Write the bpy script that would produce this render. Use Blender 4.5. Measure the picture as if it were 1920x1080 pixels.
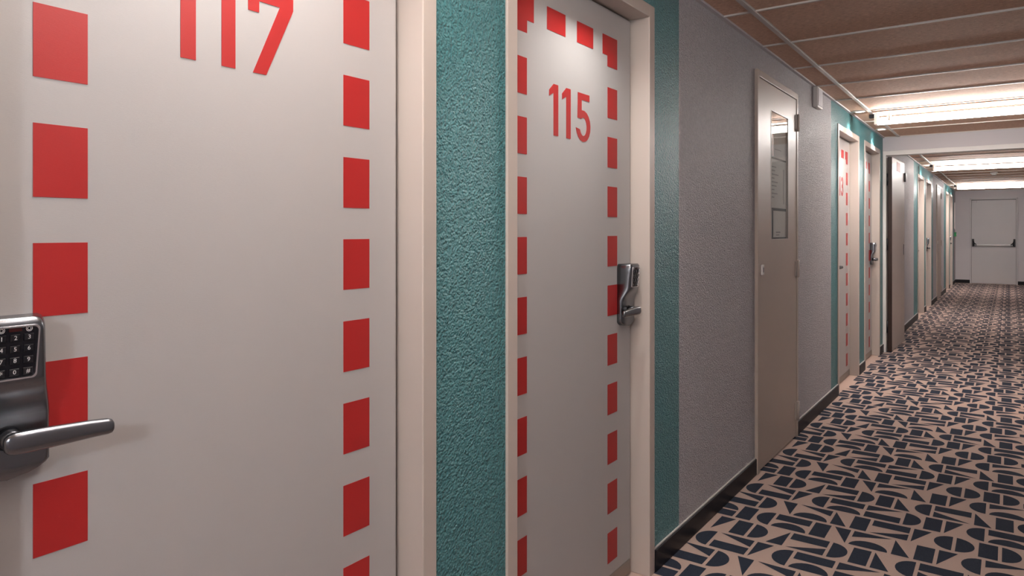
import bpy, bmesh, math, random
from mathutils import Vector, Matrix
random.seed(7)
for o in list(bpy.data.objects): bpy.data.objects.remove(o, do_unlink=True)
scene = bpy.context.scene
col = scene.collection
PI = math.pi

# ------------------------------------------------------------------ camera
FPX, VPX, HORIZON = 1314.0, 1892.0, 433.2          # focal length, corridor vanishing point, horizon in 1920x1080 px
YAW = math.atan((VPX - 960.0) / FPX)
cam_data = bpy.data.cameras.new('camera')
cam_data.sensor_width = 36.0
cam_data.lens = FPX * 36.0 / 1920.0
cam_data.shift_y = -(540.0 - HORIZON) / 1920.0
cam_data.clip_start = 0.02
cam = bpy.data.objects.new('camera', cam_data)
col.objects.link(cam)
cam.location = (0, 0, 1.247)
cam.rotation_euler = (PI / 2, 0, YAW)
scene.camera = cam

# ------------------------------------------------------------------ world, exposure, light levels
world = bpy.data.worlds.new('world')
scene.world = world
world.use_nodes = True
world.node_tree.nodes['Background'].inputs[0].default_value = (0.9, 0.92, 1.0, 1)
world.node_tree.nodes['Background'].inputs[1].default_value = 0.02
vs = scene.view_settings
vs.view_transform = 'Standard'
vs.look = 'None'
vs.gamma = 1.0
vs.use_curve_mapping = False
vs.exposure = 2.07
TUBE_STRENGTH = 14.0
SPOT_WATTS = 11.0
GLOBE_STRENGTH = 62.0

# ------------------------------------------------------------------ dimensions (metres; left wall plane at x = -XW)
XW, XF, XD = 1.062, 1.055, 1.125      # wall, door frame face, door leaf face
XR = 0.466                            # right wall
ZC = 2.21                             # ceiling
Y0, Y1 = -5.5, 20.0
DW, DH = 0.83, 2.018                  # door opening
FW = 0.046                            # frame face width
BEAM_Y = 8.10

# ------------------------------------------------------------------ materials
def mat(name, color, rough=0.5, metal=0.0, spec=0.5, emit=None, strength=0.0):
    m = bpy.data.materials.new(name); m.use_nodes = True
    b = m.node_tree.nodes['Principled BSDF']
    b.inputs['Base Color'].default_value = (*color, 1)
    b.inputs['Roughness'].default_value = rough
    b.inputs['Metallic'].default_value = metal
    b.inputs['Specular IOR Level'].default_value = spec
    if emit:
        b.inputs['Emission Color'].default_value = (*emit, 1)
        b.inputs['Emission Strength'].default_value = strength
    return m
def nodes(m):
    nt = m.node_tree
    return nt, nt.nodes, nt.links, nt.nodes['Principled BSDF']
def coords(m, scale=(1, 1, 1)):
    nt, N, L, b = nodes(m)
    tc = N.new('ShaderNodeTexCoord'); mp = N.new('ShaderNodeMapping')
    mp.inputs['Scale'].default_value = scale
    L.new(tc.outputs['Object'], mp.inputs['Vector'])
    return mp.outputs['Vector']
def add_noise(m, vec, scale, detail=3, rough=0.6):
    n = m.node_tree.nodes.new('ShaderNodeTexNoise')
    n.inputs['Scale'].default_value = scale; n.inputs['Detail'].default_value = detail
    n.inputs['Roughness'].default_value = rough
    m.node_tree.links.new(vec, n.inputs['Vector'])
    return n.outputs['Fac']
def add_bump(m, height, strength, dist):
    nt, N, L, b = nodes(m)
    bp = N.new('ShaderNodeBump')
    bp.inputs['Strength'].default_value = strength; bp.inputs['Distance'].default_value = dist
    L.new(height, bp.inputs['Height']); L.new(bp.outputs['Normal'], b.inputs['Normal'])
def vary(m, fac, c0, c1, lo=0.3, hi=0.7):
    nt, N, L, b = nodes(m)
    r = N.new('ShaderNodeValToRGB')
    r.color_ramp.elements[0].position = lo; r.color_ramp.elements[1].position = hi
    r.color_ramp.elements[0].color = (*c0, 1); r.color_ramp.elements[1].color = (*c1, 1)
    L.new(fac, r.inputs['Fac']); L.new(r.outputs['Color'], b.inputs['Base Color'])

def plaster(name, c0, c1, rough, bump=0.8):
    m = mat(name, c0, rough, spec=0.35)
    v = coords(m)
    a = add_noise(m, v, 105, 4, 0.62)
    vo = m.node_tree.nodes.new('ShaderNodeTexVoronoi'); vo.inputs['Scale'].default_value = 150
    m.node_tree.links.new(v, vo.inputs['Vector'])
    mm = m.node_tree.nodes.new('ShaderNodeMath'); mm.operation = 'MULTIPLY_ADD'
    m.node_tree.links.new(vo.outputs['Distance'], mm.inputs[0]); mm.inputs[1].default_value = -0.45
    m.node_tree.links.new(a, mm.inputs[2])
    add_bump(m, mm.outputs[0], bump, 0.018)
    vary(m, add_noise(m, v, 60, 3), c0, c1)
    return m
M = {}
M['teal'] = plaster('teal_plaster', (0.062, 0.235, 0.258), (0.09, 0.30, 0.322), 0.33, 1.0)
M['grey_wall'] = plaster('grey_plaster', (0.52, 0.495, 0.525), (0.62, 0.59, 0.615), 0.55, 1.0)
M['cream'] = mat('cream_frame_paint', (0.52, 0.455, 0.41), 0.38)
M['leaf'] = mat('off_white_door_laminate', (0.42, 0.405, 0.40), 0.42)
_v = coords(M['leaf'], (1, 1, 14)); add_bump(M['leaf'], add_noise(M['leaf'], _v, 130, 3), 0.12, 0.002)
M['red'] = mat('red_vinyl', (0.40, 0.017, 0.017), 0.42)
_v = coords(M['red'], (1, 1, 14)); add_bump(M['red'], add_noise(M['red'], _v, 130, 3), 0.12, 0.002)
M['steel'] = mat('satin_chrome', (0.23, 0.24, 0.26), 0.27, 1.0)
_v = coords(M['steel'], (1, 14, 1)); add_bump(M['steel'], add_noise(M['steel'], _v, 220, 2), 0.06, 0.001)
M['chrome'] = mat('bright_chrome', (0.88, 0.88, 0.90), 0.22, 1.0)
M['alu'] = mat('brushed_aluminium_strip', (0.33, 0.30, 0.27), 0.4, 0.8)
M['black'] = mat('black_plastic', (0.008, 0.008, 0.012), 0.32)
M['panel'] = mat('black_keypad_panel', (0.004, 0.004, 0.008), 0.18)
M['legend'] = mat('white_key_legend', (0.75, 0.75, 0.75), 0.5)
M['led'] = mat('dark_red_display_window', (0.06, 0.008, 0.008), 0.15)
M['seal'] = mat('dark_rubber_seal_and_gap_shade', (0.012, 0.012, 0.016), 0.8)  # rubber seals, and the painted shade in the door gaps
M['skirting'] = mat('black_skirting', (0.008, 0.008, 0.012), 0.42, spec=0.3)
M['white'] = mat('white_paint', (0.78, 0.76, 0.74), 0.4)
M['rail'] = mat('white_ceiling_rail', (0.62, 0.58, 0.55), 0.35)
M['lilac'] = mat('pale_grey_paint', (0.60, 0.575, 0.60), 0.55)
M['beige'] = mat('beige_metal_door_paint', (0.47, 0.395, 0.34), 0.42)
M['grey_door'] = mat('grey_fire_exit_paint', (0.57, 0.555, 0.57), 0.42)
M['brown_edge'] = mat('dark_brown_edge', (0.035, 0.018, 0.014), 0.35)
M['fire_leaf'] = mat('cream_fire_door_laminate', (0.60, 0.52, 0.465), 0.42)
M['bar'] = mat('polished_push_bar', (0.92, 0.92, 0.92), 0.3)
M['paper'] = mat('white_paper', (0.78, 0.76, 0.74), 0.7)
M['ink'] = mat('grey_print', (0.30, 0.29, 0.29), 0.7)
M['dark_ink_shade'] = mat('dark_print_and_shade', (0.05, 0.05, 0.07), 0.6)  # print line, and the painted shade at the recess edge
M['green'] = mat('green_plastic', (0.03, 0.30, 0.10), 0.4)
M['wax'] = mat('orange_red_sticker', (0.60, 0.10, 0.07), 0.5)
M['tube'] = mat('lit_diffuser', (0.9, 0.9, 0.9), 0.4, emit=(1.0, 0.96, 0.925), strength=TUBE_STRENGTH)
M['tube_near'] = mat('lit_diffuser_dimmed', (0.9, 0.9, 0.9), 0.4, emit=(1.0, 0.955, 0.91), strength=TUBE_STRENGTH * 0.62)  # tube over the nearest doors, output lowered to balance their brightness
M['lens'] = mat('lit_downlight_lens', (0.9, 0.9, 0.9), 0.4, emit=(1.0, 0.95, 0.90), strength=12.0)
M['globe'] = mat('lit_opal_globe', (0.9, 0.9, 0.9), 0.3, emit=(0.86, 0.93, 1.0), strength=GLOBE_STRENGTH)
# carpet
M['carpet'] = mat('tan_carpet', (0.42, 0.26, 0.18), 0.95, spec=0.1)
M['carpet'].node_tree.nodes['Principled BSDF'].inputs['Sheen Weight'].default_value = 0.25
_v = coords(M['carpet']); vary(M['carpet'], add_noise(M['carpet'], _v, 420, 2), (0.47, 0.325, 0.265), (0.59, 0.425, 0.355))
add_bump(M['carpet'], add_noise(M['carpet'], _v, 600, 2), 0.5, 0.003)
M['navy'] = mat('navy_carpet', (0.018, 0.022, 0.036), 0.95, spec=0.15)
_v = coords(M['navy']); vary(M['navy'], add_noise(M['navy'], _v, 500, 2), (0.020, 0.026, 0.042), (0.042, 0.052, 0.076))
add_bump(M['navy'], add_noise(M['navy'], _v, 600, 2), 0.5, 0.003)
# wood-wool ceiling tile
M['tile'] = mat('brown_chip_tile', (0.32, 0.20, 0.145), 0.8, spec=0.25)
_v = coords(M['tile'], (1, 4, 1)); vary(M['tile'], add_noise(M['tile'], _v, 38, 7, 0.8), (0.44, 0.255, 0.17), (0.92, 0.67, 0.52), 0.34, 0.64)
add_bump(M['tile'], add_noise(M['tile'], _v, 90, 3), 0.4, 0.003)
# clear pane: lets light straight through, mirrors at grazing angles
g = bpy.data.materials.new('clear_pane'); g.use_nodes = True
_nt = g.node_tree; _nt.nodes.clear()
_o = _nt.nodes.new('ShaderNodeOutputMaterial'); _mx = _nt.nodes.new('ShaderNodeMixShader')
_t = _nt.nodes.new('ShaderNodeBsdfTransparent'); _t.inputs[0].default_value = (0.93, 0.94, 0.93, 1)
_gl = _nt.nodes.new('ShaderNodeBsdfGlossy'); _gl.inputs['Roughness'].default_value = 0.02
_fr = _nt.nodes.new('ShaderNodeFresnel'); _fr.inputs[0].default_value = 1.45
_ge = _nt.nodes.new('ShaderNodeNewGeometry'); _sb = _nt.nodes.new('ShaderNodeMath'); _sb.operation = 'SUBTRACT'; _sb.inputs[0].default_value = 1.0
_ml = _nt.nodes.new('ShaderNodeMath'); _ml.operation = 'MULTIPLY'
_nt.links.new(_ge.outputs['Backfacing'], _sb.inputs[1]); _nt.links.new(_sb.outputs[0], _ml.inputs[0]); _nt.links.new(_fr.outputs[0], _ml.inputs[1])
_nt.links.new(_ml.outputs[0], _mx.inputs[0]); _nt.links.new(_t.outputs[0], _mx.inputs[1])
_nt.links.new(_gl.outputs[0], _mx.inputs[2]); _nt.links.new(_mx.outputs[0], _o.inputs[0])
M['pane'] = g

# ------------------------------------------------------------------ mesh helpers
class MB:
    """collects shapes into one mesh; materials by key"""
    def __init__(self): self.bm = bmesh.new(); self.mats = []
    def mi(self, key):
        if key not in self.mats: self.mats.append(key)
        return self.mats.index(key)
    def box(self, x0, x1, y0, y1, z0, z1, m, bevel=0.0, seg=2):
        b = bmesh.new(); bmesh.ops.create_cube(b, size=1.0)
        for v in b.verts:
            v.co = Vector(((x0 + x1) / 2 + v.co.x * (x1 - x0), (y0 + y1) / 2 + v.co.y * (y1 - y0), (z0 + z1) / 2 + v.co.z * (z1 - z0)))
        if bevel: bmesh.ops.bevel(b, geom=b.edges[:], offset=bevel, segments=seg, affect='EDGES', profile=0.5)
        self.add(b, m); return self
    def add(self, b, m):
        i = self.mi(m); vm = {}
        for v in b.verts: vm[v] = self.bm.verts.new(v.co)
        for f in b.faces:
            try:
                nf = self.bm.faces.new([vm[v] for v in f.verts]); nf.material_index = i; nf.smooth = f.smooth
            except ValueError: pass
        b.free()
    def prism(self, pts, d0, d1, m):
        """outline pts (y, z) counter-clockwise seen from +x, extruded from x=d0 (back) to d1 (front)"""
        b = bmesh.new()
        f = [b.verts.new((d1, p[0], p[1])) for p in pts]; k = [b.verts.new((d0, p[0], p[1])) for p in pts]
        b.faces.new(f); b.faces.new(k[::-1])
        n = len(pts)
        for i in range(n):
            j = (i + 1) % n; b.faces.new((f[j], f[i], k[i], k[j]))
        bmesh.ops.recalc_face_normals(b, faces=b.faces[:])
        self.add(b, m); return self
    def loft(self, rings, m, smooth=True, cap=True, closed=True):
        b = bmesh.new(); R = [[b.verts.new(p) for p in r] for r in rings]
        n = len(R[0])
        for i in range(len(R) - 1):
            for j in range(n if closed else n - 1):
                k = (j + 1) % n
                f = b.faces.new((R[i][j], R[i][k], R[i + 1][k], R[i + 1][j])); f.smooth = smooth
        if cap:
            f = b.faces.new(R[0][::-1]); f.smooth = False
            f = b.faces.new(R[-1]); f.smooth = False
        bmesh.ops.recalc_face_normals(b, faces=b.faces[:])
        self.add(b, m); return self
    def cyl(self, p0, p1, r0, r1, m, n=20):
        p0, p1 = Vector(p0), Vector(p1); d = (p1 - p0).normalized()
        a = d.orthogonal().normalized(); c = d.cross(a)
        ring = lambda p, r: [tuple(p + (a * math.cos(t) + c * math.sin(t)) * r) for t in [2 * PI * i / n for i in range(n)]]
        return self.loft([ring(p0, r0), ring(p1, r1)], m)
    def obj(self, name, parent=None, **props):
        me = bpy.data.meshes.new(name); self.bm.to_mesh(me); self.bm.free()
        for k in self.mats: me.materials.append(M[k])
        return link(name, me, parent, **props)
def link(name, me, parent=None, **props):
    o = bpy.data.objects.new(name, me); col.objects.link(o)
    if parent is not None: o.parent = parent
    for k, v in props.items(): o[k] = v
    return o
def empty(name, loc, rz=0.0, **props):
    o = link(name, None, None, **props); o.location = loc; o.rotation_euler = (0, 0, rz)
    o.empty_display_size = 0.05
    return o
def text_polys(body, size):
    cu = bpy.data.curves.new('legend', 'FONT'); cu.body = body; cu.size = size
    cu.align_x = 'CENTER'; cu.align_y = 'CENTER'; cu.resolution_u = 2
    o = bpy.data.objects.new('legend', cu); col.objects.link(o)
    dg = bpy.context.evaluated_depsgraph_get()
    me = bpy.data.meshes.new_from_object(o.evaluated_get(dg))
    out = ([tuple(v.co) for v in me.vertices], [tuple(p.vertices) for p in me.polygons])
    bpy.data.objects.remove(o); bpy.data.meshes.remove(me); bpy.data.curves.remove(cu)
    return out

# ------------------------------------------------------------------ setting: openings of the left wall
# (left inner jamb y, kind)
HOTEL = [0.318, 1.514, 5.806, 7.005, 11.50, 12.70, 16.91, 18.11]
HOTEL = [-0.878] + HOTEL                      # one more door just behind the camera
CUP = [(3.645, 4.485), (14.62, 15.46)]        # cupboard doors, flush (no opening needed in front of the wall)
TEAL = [(-1.2, 2.635), (5.53, BEAM_Y), (10.98, 13.95), (16.40, 19.4)]
def is_teal(y): return any(a <= y < b for a, b in TEAL)

# left wall: full-height piers between openings, lintels above
w = MB()
cuts = {Y0, Y1}
for a, b in TEAL: cuts |= {a, b}
op = [(y - FW + 0.006, y + DW + FW - 0.006) for y in HOTEL]
for a, b in op: cuts |= {a, b}
cuts = sorted(cuts)
for a, b in zip(cuts, cuts[1:]):
    mid = (a + b) / 2
    m = 'teal' if is_teal(mid) else 'grey_wall'
    hole = any(p < mid < q for p, q in op)
    w.box(-XW - 0.25, -XW, a, b, DH + FW - 0.006 if hole else 0.0, ZC + 0.08, m)
w.obj('wall_left', kind='structure', label='left corridor wall of rough plaster in teal and grey bands', category='wall')
MB().box(XR, XR + 0.15, Y0, Y1, 0, ZC + 0.08, 'grey_wall').obj('wall_right', kind='structure', label='right corridor wall of plain grey rough plaster', category='wall')
MB().box(-XW, XR, Y1, Y1 + 0.2, 0, ZC + 0.08, 'lilac').obj('wall_far', kind='structure', label='pale grey wall closing the far end of the corridor', category='wall')
MB().box(-XW, XR, Y0 - 0.2, Y0, 0, ZC + 0.08, 'lilac').obj('wall_near', kind='structure', label='pale grey wall closing the corridor behind', category='wall')

# floor with carpet pattern
floor = MB().box(-XW - 0.25, XR + 0.15, Y0 - 0.2, Y1 + 0.2, -0.1, 0.0, 'carpet').obj('floor', kind='structure', label='tan carpet floor with navy geometric shapes', category='floor')
U, UW, RP, RH = 0.0752, 0.0625, 0.1682, 0.1465
ROWS = [(-1.047, '( qr a ( rs pr ) R a ( rs'),
        (-1.024, 'a R ) b ru ) R c ( rv c R ('),
        (-1.125, 'sr R ( rs R d ps c R a ( ps'),
        (-1.075, 'qr ) d qs c R ru a ( ) R )')]
def shape_pts(tok, x, y):
    x1, yt = x + UW, y + RH
    def arc(cx, cy, rx, ry, a0, a1, n=12):
        return [(cx + rx * math.cos(a0 + (a1 - a0) * i / n), cy + ry * math.sin(a0 + (a1 - a0) * i / n)) for i in range(n + 1)]
    if tok == 'R': return [[(x, y), (x1, y), (x1, yt), (x, yt)]]
    if tok == ')': return [arc(x, y + RH / 2, UW, RH / 2, -PI / 2, PI / 2)]
    if tok == '(': return [arc(x1, y + RH / 2, UW, RH / 2, PI / 2, 3 * PI / 2)]
    if tok == 'a': return [[(x, yt), (x, y), (x1, yt)]]
    if tok == 'b': return [[(x, y), (x1, y), (x1, yt)]]
    if tok == 'c': return [[(x, y), (x1, y), (x, yt)]]
    if tok == 'd': return [[(x1, y), (x1, yt), (x, yt)]]
    X = x + UW + U; h = 0.066; out = []
    for k, c in enumerate(tok):
        b = yt - h if k == 0 else y; t = b + h
        if c == 'r': out.append([(x, b), (X, b), (X, t), (x, t)])
        if c == 's': out.append(arc((x + X) / 2, b, (X - x) / 2, h, 0, PI))
        if c == 'p': out.append([(x, b), (X, t), (x, t)])
        if c == 'q': out.append([(X, b), (X, t), (x, t)])
        if c == 'u': out.append([(x, b), (X, b), (X, t)])
        if c == 'v': out.append([(x, b), (X, b), (x, t)])
    return out
verts, faces = [], []
k0 = int((Y0 - 2.717) / RP) + 1
for k in range(k0, int((Y1 - 2.717) / RP)):
    x, toks = ROWS[k % 4]; y = 2.717 + k * RP
    toks = toks.split() * 2
    for tok in toks:
        wd = U * (2 if len(tok) == 2 else 1)
        if x + wd < XR + 0.1:
            for pts in shape_pts(tok, x, y):
                pts = [(min(max(px, -XW), XR), py) for px, py in pts]
                i = len(verts); verts += [(px, py, 0.0006) for px, py in pts]; faces.append(tuple(range(i, i + len(pts))))
        x += wd
me = bpy.data.meshes.new('carpet_motifs'); me.from_pydata(verts, [], faces); me.materials.append(M['navy'])
link('carpet_motifs', me, floor, kind='stuff', label='navy shapes woven into the tan carpet')

# ceiling: slab, tiles, rails
ceiling = MB().box(-XW - 0.25, XR + 0.15, Y0 - 0.2, Y1 + 0.2, ZC + 0.04, ZC + 0.12, 'lilac').obj('ceiling', kind='structure', label='suspended ceiling of brown chip tiles in a white grid', category='ceiling')
TP, TY = 0.6206, 3.1215
XA, XB = -0.916, 0.320                        # the two main rails
def tile_mesh(wx, wy):
    b = MB().box(-wx / 2, wx / 2, -wy / 2, wy / 2, 0, 0.022, 'tile')
    me = bpy.data.meshes.new('ceiling_tile'); b.bm.to_mesh(me); b.bm.free(); me.materials.append(M['tile']); return me
spans = [(-XW, XA, ), (XA, XB), (XB, XR)]
tmesh = [tile_mesh(b - a - 0.004, TP - 0.004) for a, b in spans]
k = int((Y0 - TY) / TP) - 1
rail_me = {}
while TY + k * TP < Y1:
    ya = TY + k * TP
    for s, (a, b) in enumerate(spans):
        t = link('ceiling_tile', tmesh[s], ceiling); t.location = ((a + b) / 2, ya + TP / 2, ZC + 0.004)
    if 'c' not in rail_me:
        c = MB().box(-XW, XR, -0.0065, 0.0065, -0.0045, 0.006, 'rail')
        r = c.obj('cross_rail', ceiling); rail_me['c'] = r.data
    else: r = link('cross_rail', rail_me['c'], ceiling)
    r.location = (0, ya, ZC + 0.001)
    k += 1
for xr in (XA, XB):
    for a, b in ((Y0, BEAM_Y), (BEAM_Y + 0.14, Y1)):
        MB().box(xr - 0.0125, xr + 0.0125, a, b, ZC - 0.005, ZC + 0.006, 'rail', 0.0015, 1).obj('main_rail', ceiling)
n = 0
for a, b in ((Y0, BEAM_Y), (BEAM_Y + 0.14, Y1)):
    for x0, x1 in ((-XW, -XW + 0.018), (XR - 0.018, XR)):
        n += 1
        MB().box(x0, x1, a, b, ZC - 0.006, ZC + 0.004, 'lilac').obj('trim_%d' % n, kind='structure', label='thin pale metal edge trim between wall and ceiling', category='trim')

# bulkhead beam across the corridor with its white frame head
blk = MB().box(-XW, XR, BEAM_Y, BEAM_Y + 0.14, 2.062, ZC + 0.04, 'lilac').obj('wall_bulkhead', kind='structure', label='pale grey bulkhead dropping from the ceiling across the corridor', category='wall')

# skirting of the left wall
frames = [(y - FW, y + DW + FW) for y in HOTEL] + CUP + [(BEAM_Y, BEAM_Y + 0.14)]
frames.sort(); runs = []; y = Y0
for a, b in frames:
    if a > y + 0.02: runs.append((y, a))
    y = b
runs.append((y, Y1))
def skirt(x0, sx, a, b, name):
    m = MB()
    m.box(min(x0, x0 + sx * 0.011), max(x0, x0 + sx * 0.011), a, b, 0, 0.082, 'skirting', 0.002, 1)
    o = m.obj(name, kind='structure', label='low black skirting along the corridor wall', category='skirting')
    MB().box(min(x0, x0 + sx * 0.006), max(x0, x0 + sx * 0.006), a, b, 0.082, 0.087, 'rail').obj('sealant_line', o)
for a, b in runs: skirt(-XW, 1, a, b, 'baseboard_left')
for a, b in ((Y0, BEAM_Y), (BEAM_Y + 0.14, Y1)): skirt(XR, -1, a, b, 'baseboard_right')
EDX0, EDX1 = -0.735, 0.135
for a, b in ((-XW + 0.012, EDX0 - 0.03), (EDX1 + 0.03, XR - 0.012)):
    MB().box(a, b, Y1 - 0.011, Y1, 0, 0.082, 'skirting', 0.002, 1).obj('baseboard_far', kind='structure', label='low black skirting at the far end wall', category='skirting')

# ------------------------------------------------------------------ hotel doors (local: x = out of the wall, y = along, z = up; origin at left inner jamb on the wall plane)
FX, LX = XW - XF, XW - XD                      # frame face +0.007, leaf face -0.063
def frame_mesh():
    m = MB()
    m.box(-0.16, FX, -FW, 0, 0, DH + FW, 'cream', 0.003)
    m.box(-0.16, FX, DW, DW + FW, 0, DH + FW, 'cream', 0.003)
    m.box(-0.16, FX, -0.002, DW + 0.002, DH, DH + FW, 'cream', 0.003)
    return m
shared = {}
def shared_obj(key, name, builder, parent):
    if key not in shared:
        o = builder().obj(name, parent); shared[key] = o.data; return o
    return link(name, shared[key], parent)
def leaf_mesh():
    m = MB()
    m.box(LX - 0.042, LX, 0.004, DW - 0.008, 0.010, DH - 0.004, 'leaf', 0.009, 4)
    return m
def seal_mesh():
    m = MB()
    m.box(LX - 0.05, LX - 0.012, 0.0, 0.0045, 0, DH, 'seal')
    m.box(LX - 0.05, LX - 0.012, DW - 0.0085, DW, 0, DH, 'seal')
    m.box(LX - 0.05, LX - 0.012, 0, DW, DH - 0.0045, DH, 'seal')
    return m
def strip_mesh():
    return MB().box(LX - 0.002, LX + 0.003, 0.006, DW - 0.02, 0.010, 0.058, 'alu', 0.001, 1)
def dash_mesh(wd, ht):
    return lambda: MB().prism([(0, 0), (wd, 0), (wd, ht), (0, ht)], 0.0, 0.0007, 'red')
def corner_mesh(sign):
    a, b, t, d = 0.108, 0.073, 0.068, 0.105
    pts = [(0, 0), (b, 0), (b, d - t), (a, d - t), (a, d), (0, d)]
    if sign < 0: pts = [(a - p, q) for p, q in pts][::-1]
    return lambda: MB().prism(pts, 0.0, 0.0007, 'red')
def arc_pts(cx, cy, rx, ry, a0, a1, n=14):
    return [(cx + rx * math.cos(math.radians(a0 + (a1 - a0) * i / n)), cy + ry * math.sin(math.radians(a0 + (a1 - a0) * i / n))) for i in range(n + 1)]
def digit_mesh(ch):
    def f():
        m = MB()
        if ch == '1':
            pts = [(0.025, 0), (0.052, 0), (0.052, 0.156), (0.025, 0.156), (0, 0.135), (0, 0.117), (0.025, 0.129)]
        elif ch == '7':
            pts = [(0, 0.155), (0, 0.112), (0.023, 0.112), (0.023, 0.133), (0.068, 0.133), (0.010, 0), (0.038, 0), (0.098, 0.133), (0.098, 0.155)]
        elif ch == '5':
            outer = arc_pts(0.048, 0.050, 0.048, 0.051, 100, -170)
            inner = arc_pts(0.048, 0.048, 0.0225, 0.030, -160, 128)
            pts = ([(0.013, 0.155), (0.013, 0.072), (0.034, 0.072)] + inner[::-1][0:0]
                   )
            pts = [(0.089, 0.155), (0.013, 0.155), (0.011, 0.073), (0.030, 0.073)] + inner[::-1] + [(0.0, 0.041)] + outer[::-1] + [(0.038, 0.100), (0.038, 0.134), (0.089, 0.134)]
        else:                                           # 3
            up_o = arc_pts(0.046, 0.114, 0.044, 0.042, -35, 170); lo_o = arc_pts(0.046, 0.046, 0.048, 0.047, -170, 40)
            up_i = arc_pts(0.046, 0.114, 0.018, 0.020, 170, -70); lo_i = arc_pts(0.046, 0.046, 0.021, 0.024, 70, -170)
            pts = lo_o + up_o + up_i + [(0.035, 0.093), (0.035, 0.066)] + lo_i
        m.prism(pts, 0.0, 0.0008, 'red'); return m
    return f

# ---- keypad lock (local y = across, 0 on the lever axis; z absolute; x from the leaf face)
ZT = 1.132
def lock_depth(z):
    if z < 0.995: return 0.019
    if z < 1.050:
        t = (z - 0.995) / 0.055; t = t * t * (3 - 2 * t); return 0.019 + 0.022 * t
    return 0.041 + (z - 1.050) * 0.09
def lock_body():
    m = MB(); rings = []; hw = 0.0540
    levels = [(0.9095, 0.004), (0.9105, 0.014), (0.913, 0.029), (0.917, 0.041), (0.9225, 0.0500), (0.927, hw)]
    levels += [(0.94 + 0.009 * i, hw) for i in range(20)]
    levels += [(1.116, hw - 0.0004), (1.123, hw - 0.002), (1.128, hw - 0.005), (1.131, hw - 0.010)]
    levels = sorted(set(levels))
    for z, h in levels:
        d = lock_depth(z)
        if z > 1.116: d -= (z - 1.116) ** 2 * 22
        r = min(0.009, d * 0.45)
        ring = [(-0.001, -h, z)]; hb = h; h = max(0.004, h - max(0.0, d - 0.019) * 0.56)
        for i in range(6):
            a = PI - i * PI / 10
            ring.append((d - r + r * math.sin(PI - a), -h + r + min(h, r) * math.cos(a) if h > r else -h * (1 - i / 5), z))
        for i in range(6):
            a = PI / 2 - i * PI / 10
            ring.append((d - r + r * math.sin(a), h - r + r * math.cos(a) if h > r else h * (i / 5), z))
        ring.append((-0.001, hb, z))
        rings.append(ring)
    return m.loft(rings, 'steel')
def kp_x(z): return lock_depth(z)
def keypad_mesh():
    m = MB()
    zt, zb, wt, wb = 1.1215, 1.0475, 0.0295, 0.0275
    def rr(inset, off, top_bow=0.0022, n=4, r=0.006):
        pts = []
        for (cy, cz, a0) in ((wt - inset - r, zt - inset - r, 0), (-(wt - inset - r), zt - inset - r, 90), (-(wb - inset - r), zb + inset + r, 180), (wb - inset - r, zb + inset + r, 270)):
            for i in range(n + 1):
                a = math.radians(a0 + 90 * i / n); yy = cy + r * math.cos(a); zz = cz + r * math.sin(a)
                pts.append((kp_x(zz) + off, yy, zz))
        return pts
    outer0, outer1, inner1, inner0 = rr(0, -0.004), rr(0.0008, 0.0032), rr(0.0028, 0.0032), rr(0.0034, 0.0006)
    m.loft([outer0, outer1, inner1, inner0], 'chrome', smooth=False, cap=False)
    b = bmesh.new(); f = b.faces.new([b.verts.new(p) for p in inner0]); b.normal_update()
    if f.normal.x < 0: f.normal_flip()
    m.add(b, 'panel')
    return m
KEYS = ['123', '456', '789', '*0#']
KZ = [1.1045, 1.0895, 1.0740, 1.0585]
def key_mesh(ch, z):
    def f():
        m = MB(); hw, hh, p = 0.0056, 0.0047, 0.0026
        def ring(k, off): return [(kp_x(z + s2 * hh * k) + off, s1 * hw * k, z + s2 * hh * k) for s1, s2 in ((-1, -1), (1, -1), (1, 1), (-1, 1))]
        m.loft([ring(1, -0.001), ring(1, p * 0.7), ring(0.86, p)], 'black', smooth=False)
        vs_, fs_ = text_polys(ch, 0.0082 if ch != '*' else 0.011)
        b = bmesh.new(); bv = [b.verts.new((kp_x(z + v[1]) + p + 0.0003, v[0], z + v[1] - (0.0015 if ch == '*' else 0))) for v in vs_]
        for t in fs_:
            try: b.faces.new([bv[i] for i in t])
            except ValueError: pass
        m.add(b, 'legend'); return m
    return f
def icon_mesh():
    m = MB(); z = 1.1160
    for r0, r1, k in ((0.0040, 0.0033, 'legend'), (0.0024, 0.0017, 'legend')):
        A = [(kp_x(z) + 0.0012, r0 * math.cos(t), z + r0 * math.sin(t)) for t in [2 * PI * i / 18 for i in range(18)]]
        B = [(kp_x(z) + 0.0012, r1 * math.cos(t), z + r1 * math.sin(t)) for t in [2 * PI * i / 18 for i in range(18)]]
        m.loft([A, B], k, smooth=False, cap=False)
    return m
def display_mesh():
    z = 1.1160
    return MB().prism([(-0.0075, z - 0.0028), (0.0075, z - 0.0028), (0.0075, z + 0.0028), (-0.0075, z + 0.0028)], kp_x(z), kp_x(z) + 0.0012, 'led')
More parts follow.
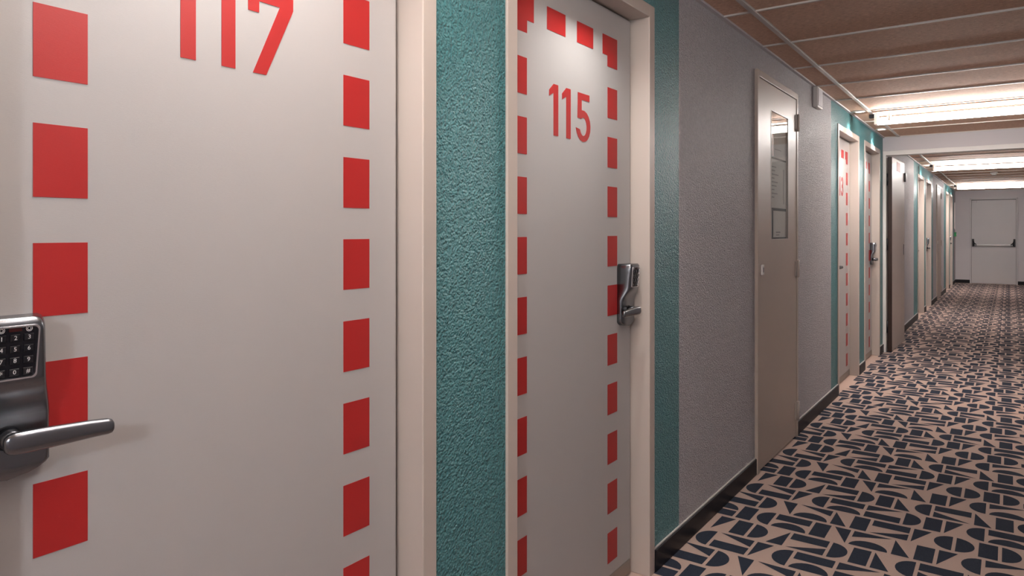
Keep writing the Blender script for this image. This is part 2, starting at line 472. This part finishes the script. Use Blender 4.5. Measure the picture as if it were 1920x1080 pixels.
def lever_mesh(sg):
    def f():
        m = MB(); zc = 0.9665
        m.cyl((0.012, 0, zc), (0.0195, 0, zc), 0.0165, 0.0165, 'black', 28)           # dark joint ring
        m.cyl((0.012, 0, zc), (0.050, 0, zc), 0.0150, 0.0125, 'steel', 28)
        rings = []; n = 24
        prof = [(-0.0165, 0.30), (-0.0150, 0.62), (-0.011, 0.86), (-0.004, 1.0), (0.02, 1.0), (0.055, 0.93), (0.09, 0.84), (0.112, 0.77), (0.117, 0.66), (0.1195, 0.42), (0.1205, 0.14)]
        for s, k in prof:
            t = max(0.0, s) / 0.1205
            hz, hx = 0.0150 * k, 0.0085 * (k if s < 0 or s > 0.111 else 1 - 0.2 * t)
            cx = 0.0555 - 0.002 * t + 0.006 * max(0.0, t - 0.85) / 0.15
            cz = zc - 0.003 * t
            rings.append([(cx + hx * math.copysign(abs(math.cos(a)) ** 0.75, math.cos(a)), sg * s, cz + hz * math.copysign(abs(math.sin(a)) ** 0.75, math.sin(a))) for a in [2 * PI * i / n for i in range(n)]])
        m.loft(rings, 'steel'); return m
    return f

def hotel_door(num, y, label, digits=None, side='L', off=0.0, lock_s=0.060, dashes=True, keypad=True):
    root = empty('door_%d' % num, (-XW, y, 0), kind='structure', label=label, category='door')
    shared_obj('frame', 'door_frame', frame_mesh, root)
    shared_obj('seal', 'door_seal', seal_mesh, root)
    leaf = shared_obj('leaf', 'door_leaf', leaf_mesh, root)
    def put(o, s, z):
        o.location = (LX, s, z); return o
    if dashes:
        sl, sr = 0.073 + off, 0.639 + off
        for s in (sl, sr):
            for k in range(-1, 9):
                put(shared_obj('dash', 'red_dash', dash_mesh(0.072, 0.105), leaf), s, 1.571 - 0.1705 * k - 0.105)
        put(shared_obj('cornL', 'red_corner', corner_mesh(1), leaf), sl, 1.813)
        put(shared_obj('cornR', 'red_corner', corner_mesh(-1), leaf), sr + 0.072 - 0.108, 1.813)
        for s in (0.252, 0.430):
            put(shared_obj('dashH', 'red_dash', dash_mesh(0.107, 0.068), leaf), s + off, 1.850)
    if digits:
        s = 0.264 + off
        for k, ch in enumerate(digits):
            put(shared_obj('dig' + ch, 'number_digit', digit_mesh(ch), leaf), s + (0.0, 0.0745, 0.158)[k] - (0.006 if ch == '7' else 0), 1.5365)
    shared_obj('strip', 'bottom_strip', strip_mesh, root)
    s = lock_s if side == 'L' else DW - lock_s
    if keypad:
        lock = shared_obj('lock', 'keypad_lock', lock_body, root); lock.location = (LX, s, 0); lock['label'] = 'satin chrome keypad lock'
        shared_obj('keypad', 'keypad', keypad_mesh, lock)
        for r in range(4):
            for c in range(3):
                ch = KEYS[r][c]; kk = shared_obj('key' + ch, 'key', key_mesh(ch, KZ[r]), lock); kk.location = (0, (c - 1) * 0.0160, 0)
        for c in (-1, 1):
            kk = shared_obj('icon', 'keypad_symbol', icon_mesh, lock); kk.location = (0, c * 0.0160, 0)
        shared_obj('disp', 'display_window', display_mesh, lock)
        shared_obj('lever' + side, 'lever_handle', lever_mesh(1 if side == 'L' else -1), lock)
    return root
hotel_door(1, HOTEL[1], 'white door numbered 117 with red dashes and keypad lock', '117', 'L', 0.025)
hotel_door(2, HOTEL[2], 'white door numbered 115 with red dashes between teal walls', '115', 'R', 0.0, 0.066)
hotel_door(3, HOTEL[3], 'white red-dashed door just past the small wall box, nearer of its pair', '113', 'L', 0.025)
hotel_door(4, HOTEL[4], 'white red-dashed door right before the bulkhead, keypad lock in profile', '111', 'R', 0.0, 0.066)
hotel_door(5, HOTEL[5], 'white framed door past the open fire door, nearer of its pair', None, 'L', 0.025)
hotel_door(6, HOTEL[6], 'white framed door past the open fire door, farther of its pair', None, 'R', 0.0, 0.066)
hotel_door(7, HOTEL[7], 'white framed door near the corridor end, nearer of the last pair', None, 'L', 0.025)
hotel_door(8, HOTEL[8], 'white framed door nearest the far end wall', None, 'R', 0.0, 0.066)
hotel_door(9, HOTEL[0], 'white red-dashed door left of door 117, outside the view', None, 'R', 0.0, 0.066)

# ------------------------------------------------------------------ beige cupboard doors
def cupboard(num, y0, y1, label, detail):
    root = empty('door_%d' % num, (-XW, y0, 0), kind='structure', label=label, category='door')
    W, Hc, t = y1 - y0, 2.078, 0.016
    m = MB()
    m.box(-0.03, t, 0, 0.032, 0, Hc, 'beige', 0.003); m.box(-0.03, t, W - 0.032, W, 0, Hc, 'beige', 0.003)
    m.box(-0.03, t, 0.03, W - 0.03, Hc - 0.036, Hc, 'beige', 0.003)
    m.obj('door_frame', root)
    a, b, zt, lx = 0.036, W - 0.036, Hc - 0.040, t - 0.004
    gy0, gy1, gz0, gz1 = 0.262, 0.610, 1.204, 1.900
    m = MB()
    if detail:
        m.box(lx - 0.012, lx, a, gy0, 0.012, zt, 'beige'); m.box(lx - 0.012, lx, gy1, b, 0.012, zt, 'beige')
        m.box(lx - 0.012, lx, gy0, gy1, 0.012, gz0, 'beige'); m.box(lx - 0.012, lx, gy0, gy1, gz1, zt, 'beige')
        m.box(0.0005, 0.0015, gy0, gy1, gz0, gz1, 'beige')
    else: m.box(lx - 0.012, lx, a, b, 0.012, zt, 'beige', 0.001, 1)
    leaf = m.obj('door_leaf', root)
    MB().box(-0.004, 0.002, 0.032, W - 0.032, 0.0, Hc - 0.036, 'seal').obj('shadow_gap', root)  # near-black sheet behind the leaf, its colour supplies the shade in the gap
    if detail:
        fm = MB()
        for q in ((gy0 - 0.004, gy0, gz0 - 0.004, gz1 + 0.004), (gy1, gy1 + 0.004, gz0 - 0.004, gz1 + 0.004), (gy0, gy1, gz0 - 0.004, gz0), (gy0, gy1, gz1, gz1 + 0.004)):
            fm.box(lx - 0.004, lx + 0.0015, q[0], q[1], q[2], q[3], 'rail')
        fm.obj('pane_bead', leaf)
        MB().box(lx - 0.0035, lx - 0.0015, gy0, gy1, gz0, gz1, 'pane').obj('pane', leaf)
        def sheet(name, ya, yb, za, zb, parts):
            m = MB().box(0.0016, 0.0024, ya, yb, za, zb, 'paper')
            for (p, q, r, s, k) in parts: m.box(0.0022, 0.0027, p, q, r, s, k)
            return m.obj(name, leaf)
        sheet('framed_plan', gy0 + 0.02, gy1 - 0.01, 1.655, 1.835, [(gy0 + 0.042, gy0 + 0.082, 1.66, 1.83, 'red'), (gy0 + 0.09, gy0 + 0.2, 1.80, 1.806, 'ink'), (gy0 + 0.1, gy0 + 0.24, 1.70, 1.704, 'ink')])
        lines = [(gy0 + 0.045, gy0 + 0.09 + 0.14 * random.random(), 1.62 - 0.021 * i, 1.626 - 0.021 * i, 'ink') for i in range(1, 10)]
        lines.append((gy0 + 0.285, gy0 + 0.295, 1.40, 1.60, 'dark_ink_shade'))
        sheet('printed_sheet', gy0 + 0.004, gy1 - 0.004, 1.375, 1.645, lines)
        sheet('notice_card', gy0 + 0.075, gy1 - 0.01, 1.212, 1.360, [(gy0 + 0.13, gy0 + 0.22, 1.236, 1.244, 'ink'), (gy0 + 0.13, gy0 + 0.2, 1.222, 1.228, 'ink')])
        MB().box(0.0016, 0.0030, gy0 + 0.030, gy0 + 0.070, 1.206, 1.368, 'dark_ink_shade').obj('recess_shade_strip', leaf)  # dark strip standing in for the frame's shadow in the pane recess
    for z0, z1 in ((0.113, 0.213), (0.975, 1.065), (1.855, 1.945)):
        h = MB().box(lx, lx + 0.006, W - 0.068, W - 0.005, z0, z1, 'cream', 0.002, 1)
        h.cyl((lx + 0.010, W - 0.033, z0 - 0.006), (lx + 0.010, W - 0.033, z1 + 0.006), 0.0085, 0.0085, 'cream', 14)
        h.obj('hinge', root)
    k = MB().box(lx, lx + 0.010, 0.062, 0.096, 1.018, 1.072, 'white', 0.004)
    k.box(lx + 0.0095, lx + 0.0115, 0.075, 0.083, 1.032, 1.058, 'black', 0.001, 1)
    k.obj('key_lock', root)
    return root
cupboard(10, CUP[0][0], CUP[0][1], 'narrow beige metal cupboard door with notices behind a glass pane', True)
cupboard(11, CUP[1][0], CUP[1][1], 'plain beige cupboard door far down the corridor between two door pairs', False)

# ------------------------------------------------------------------ fire door standing open under the bulkhead
root = empty('door_12', (-XW, BEAM_Y, 0), kind='structure', label='cream fire door standing open along the wall under the bulkhead', category='door')
m = MB()
m.box(0, 0.030, -0.006, 0.10, 0, 2.068, 'white', 0.003)
m.box(XR + XW - 0.030, XR + XW, -0.006, 0.10, 0, 2.068, 'white', 0.003)
m.box(0.028, XR + XW - 0.028, -0.006, 0.10, 2.022, 2.068, 'white', 0.003)
m.obj('door_frame', root)
ang = math.radians(-1.2)
leaf = MB().box(-0.038, 0.0, 0.0, 0.88, 0.008, 2.012, 'fire_leaf', 0.002, 1).obj('door_leaf', root)
leaf.location = (0.078, 0.055, 0); leaf.rotation_euler = (0, 0, ang)
MB().box(-0.039, 0.001, -0.006, 0.0, 0.008, 2.012, 'brown_edge', 0.001, 1).obj('dark_edge_strip', leaf)
MB().box(0.0, 0.020, 0.835, 0.875, 1.80, 1.90, 'black', 0.004).obj('magnet_plate', leaf)
MB().box(0.0, 0.0012, 0.32, 0.56, 1.885, 1.985, 'wax').obj('sticker', leaf)
MB().box(0.0, 0.004, 0.79, 0.82, 0.98, 1.10, 'steel', 0.0015, 1).obj('lock_plate', leaf)
for z0 in (0.2, 1.05, 1.72):
    MB().cyl((0.036, 0.048, z0), (0.036, 0.048, z0 + 0.12), 0.009, 0.009, 'black', 12).obj('hinge', root)

# ------------------------------------------------------------------ exit door in the far wall
EW = EDX1 - EDX0
root = empty('door_13', (EDX0, Y1, 0), kind='structure', label='grey exit door with black and steel push bar at the far end', category='door')
m = MB()
m.box(-0.03, 0, -0.02, 0.02, 0, 2.02, 'grey_door', 0.002, 1); m.box(EW, EW + 0.03, -0.02, 0.02, 0, 2.02, 'grey_door', 0.002, 1)
m.box(-0.03, EW + 0.03, -0.02, 0.02, 1.99, 2.02, 'grey_door', 0.002, 1)
m.obj('door_frame', root)
MB().box(0.004, EW - 0.004, -0.012, 0.02, 0.006, 1.978, 'grey_door', 0.002, 1).obj('door_leaf', root)
MB().box(0, EW, -0.004, 0.0, 0.0, 1.99, 'seal').obj('shadow_gap', root)  # dark sheet painting in the shade around the exit leaf
bar = MB()
bar.cyl((0.07, -0.085, 0.918), (EW - 0.07, -0.085, 0.918), 0.020, 0.020, 'bar', 16)
bar = bar.obj('push_bar', root)
for s, x in ((1, 0.035), (-1, EW - 0.035)):
    b = MB()
    b.box(x - 0.020, x + 0.020, -0.045, -0.012, 0.880, 1.060, 'black', 0.006)
    p0, p1 = (x, -0.085), (x + s * 0.075, -0.085)
    b.loft([[(x + dx, yy, zz) for dx, yy, zz in ((-0.014, -0.040, 1.03), (0.014, -0.040, 1.03), (0.014, -0.040, 0.89), (-0.014, -0.040, 0.89))],
            [(x + s * 0.02 + dx, yy, zz) for dx, yy, zz in ((-0.014, -0.078, 0.965), (0.014, -0.078, 0.965), (0.014, -0.078, 0.895), (-0.014, -0.078, 0.895))],
            [(x + s * 0.06 + dx, yy, zz) for dx, yy, zz in ((-0.012, -0.104, 0.938), (0.012, -0.104, 0.938), (0.012, -0.104, 0.898), (-0.012, -0.104, 0.898))]], 'black', smooth=False)
    b.obj('bar_bracket', root)
MB().box(0.02, 0.11, -0.055, -0.012, 1.925, 1.975, 'lilac', 0.004).obj('closer', root)

# ------------------------------------------------------------------ ceiling lights across the corridor
LIGHTS = [(-4.40, 'opal tube light on the ceiling farthest behind door 117'), (0.95, 'opal tube light on the ceiling over door 117, just out of the picture'),
          (6.32, 'bright opal tube light across the ceiling before the bulkhead'), (11.62, 'bright opal tube light across the ceiling just past the bulkhead'),
          (17.05, 'bright opal tube light across the ceiling nearest the exit door')]
for i, (y, lab) in enumerate(LIGHTS):
    r = empty('ceiling_light', (-0.298, y, ZC), label=lab, category='light', group='tube lights across the corridor ceiling')
    L_ = 0.575
    def base():
        m = MB().box(-L_, L_, -0.030, 0.030, -0.030, -0.004, 'white', 0.003); return m
    def diff():
        m = MB(); rings = []
        for s in (-L_ + 0.012, L_ - 0.012):
            rings.append([(s, 0.040 * math.copysign(abs(math.cos(a)) ** 0.7, math.cos(a)), -0.079 + 0.0275 * math.copysign(abs(math.sin(a)) ** 0.7, math.sin(a))) for a in [2 * PI * k / 20 for k in range(20)]])
        return m.loft(rings, 'tube_near' if i == 1 else 'tube')
    def cap():
        return MB().box(-0.012, 0.012, -0.043, 0.043, -0.109, -0.022, 'white', 0.006)
    def clip():
        return MB().box(-0.008, 0.008, -0.0425, 0.0425, -0.085, -0.020, 'rail', 0.002, 1)
    shared_obj('lbase', 'housing', base, r); shared_obj('ldiff_near' if i == 1 else 'ldiff', 'diffuser', diff, r)
    for s in (-1, 1):
        c = shared_obj('lcap', 'end_cap', cap, r); c.location = (s * L_, 0, 0)
    for s in (-0.48, 0.48):
        c = shared_obj('lclip', 'clip', clip, r); c.location = (s, 0, 0)
    c = shared_obj('lsens', 'cable_gland', lambda: MB().box(-0.045, 0.0, -0.018, 0.018, -0.050, -0.018, 'black', 0.005), r); c.location = (-L_ - 0.008, 0, 0)

# ------------------------------------------------------------------ downlights over the doors
WHERE = ['hidden doorway at the very left', 'large door at the left edge', 'door between the two teal strips', 'nearer door past the small wall box', 'door beside the bulkhead',
         'nearer door past the open fire door', 'farther door past the open fire door', 'nearer door of the last pair', 'door nearest the far end wall']
for y, where in zip(HOTEL, WHERE):
    r = empty('downlight', (-0.982, y + DW / 2, ZC), label='small round recessed ceiling downlight, the one over the ' + where, category='light', group='downlights over the doors')
    def ring():
        m = MB(); n = 24
        c = lambda rad, z: [(rad * math.cos(2 * PI * k / n), rad * math.sin(2 * PI * k / n), z) for k in range(n)]
        return m.loft([c(0.044, 0.004), c(0.044, -0.003), c(0.041, -0.006), c(0.032, -0.006), c(0.030, 0.002)], 'white', cap=False)
    def lens():
        n = 20; b = bmesh.new(); b.faces.new([b.verts.new((0.031 * math.cos(-2 * PI * k / n), 0.031 * math.sin(-2 * PI * k / n), 0.001)) for k in range(n)])
        m = MB(); m.add(b, 'lens'); return m
    shared_obj('dring', 'trim_ring', ring, r); shared_obj('dlens', 'lens', lens, r)
    ld = bpy.data.lights.new('downlight_beam', 'SPOT'); ld.energy = SPOT_WATTS; ld.color = (1.0, 0.95, 0.90)
    ld.spot_size = math.radians(108); ld.spot_blend = 0.95; ld.shadow_soft_size = 0.045
    lo = bpy.data.objects.new('beam', ld); col.objects.link(lo); lo.parent = r; lo.location = (0, 0, -0.010)

# ------------------------------------------------------------------ globe wall lamp behind the camera, on the right wall
r = empty('wall_lamp', (XR, -1.45, 1.86), label='round opal wall lamp on the right wall behind', category='lamp')
m = MB().cyl((0.0, 0, 0), (-0.018, 0, 0), 0.045, 0.045, 'white', 24); m.cyl((-0.016, 0, 0), (-0.04, 0, 0), 0.014, 0.014, 'white', 16); m.obj('wall_plate', r)
b = bmesh.new(); bmesh.ops.create_uvsphere(b, u_segments=24, v_segments=16, radius=0.075)
for v in b.verts: v.co.x -= 0.11
for f in b.faces: f.smooth = True
m = MB(); m.add(b, 'globe'); m.obj('globe', r)

# ------------------------------------------------------------------ small things
r = empty('wall_box', (-XW, 4.95, 2.07), label='small white box high on the grey wall beside the cupboard door', category='box')
MB().box(0, 0.030, 0, 0.15, 0, 0.137, 'white', 0.004).obj('housing', r)
MB().box(0.029, 0.033, 0.012, 0.138, 0.012, 0.125, 'lilac', 0.002, 1).obj('front_cover', r)
r = empty('smoke_detector', (-0.20, 13.9, ZC), label='small round smoke detector on the ceiling far down the corridor', category='detector')
MB().cyl((0, 0, -0.004), (0, 0, -0.025), 0.055, 0.055, 'white', 24).obj('base', r)
MB().cyl((0, 0, -0.025), (0, 0, -0.050), 0.045, 0.030, 'white', 24).obj('head', r)
r = empty('call_point', (-XW, 19.62, 1.12), label='small green call point box near the corridor end', category='box')
MB().box(0, 0.045, -0.045, 0.045, 0, 0.10, 'green', 0.005).obj('housing', r)
MB().box(0.044, 0.048, -0.03, 0.03, 0.025, 0.075, 'white', 0.001, 1).obj('press_plate', r)
r = empty('cable_conduit', (-XW, 19.62, 1.30), label='white cable conduit on the wall above the green call point', category='conduit')
MB().box(0, 0.02, -0.012, 0.012, 0, 0.62, 'white', 0.003).obj('channel', r)
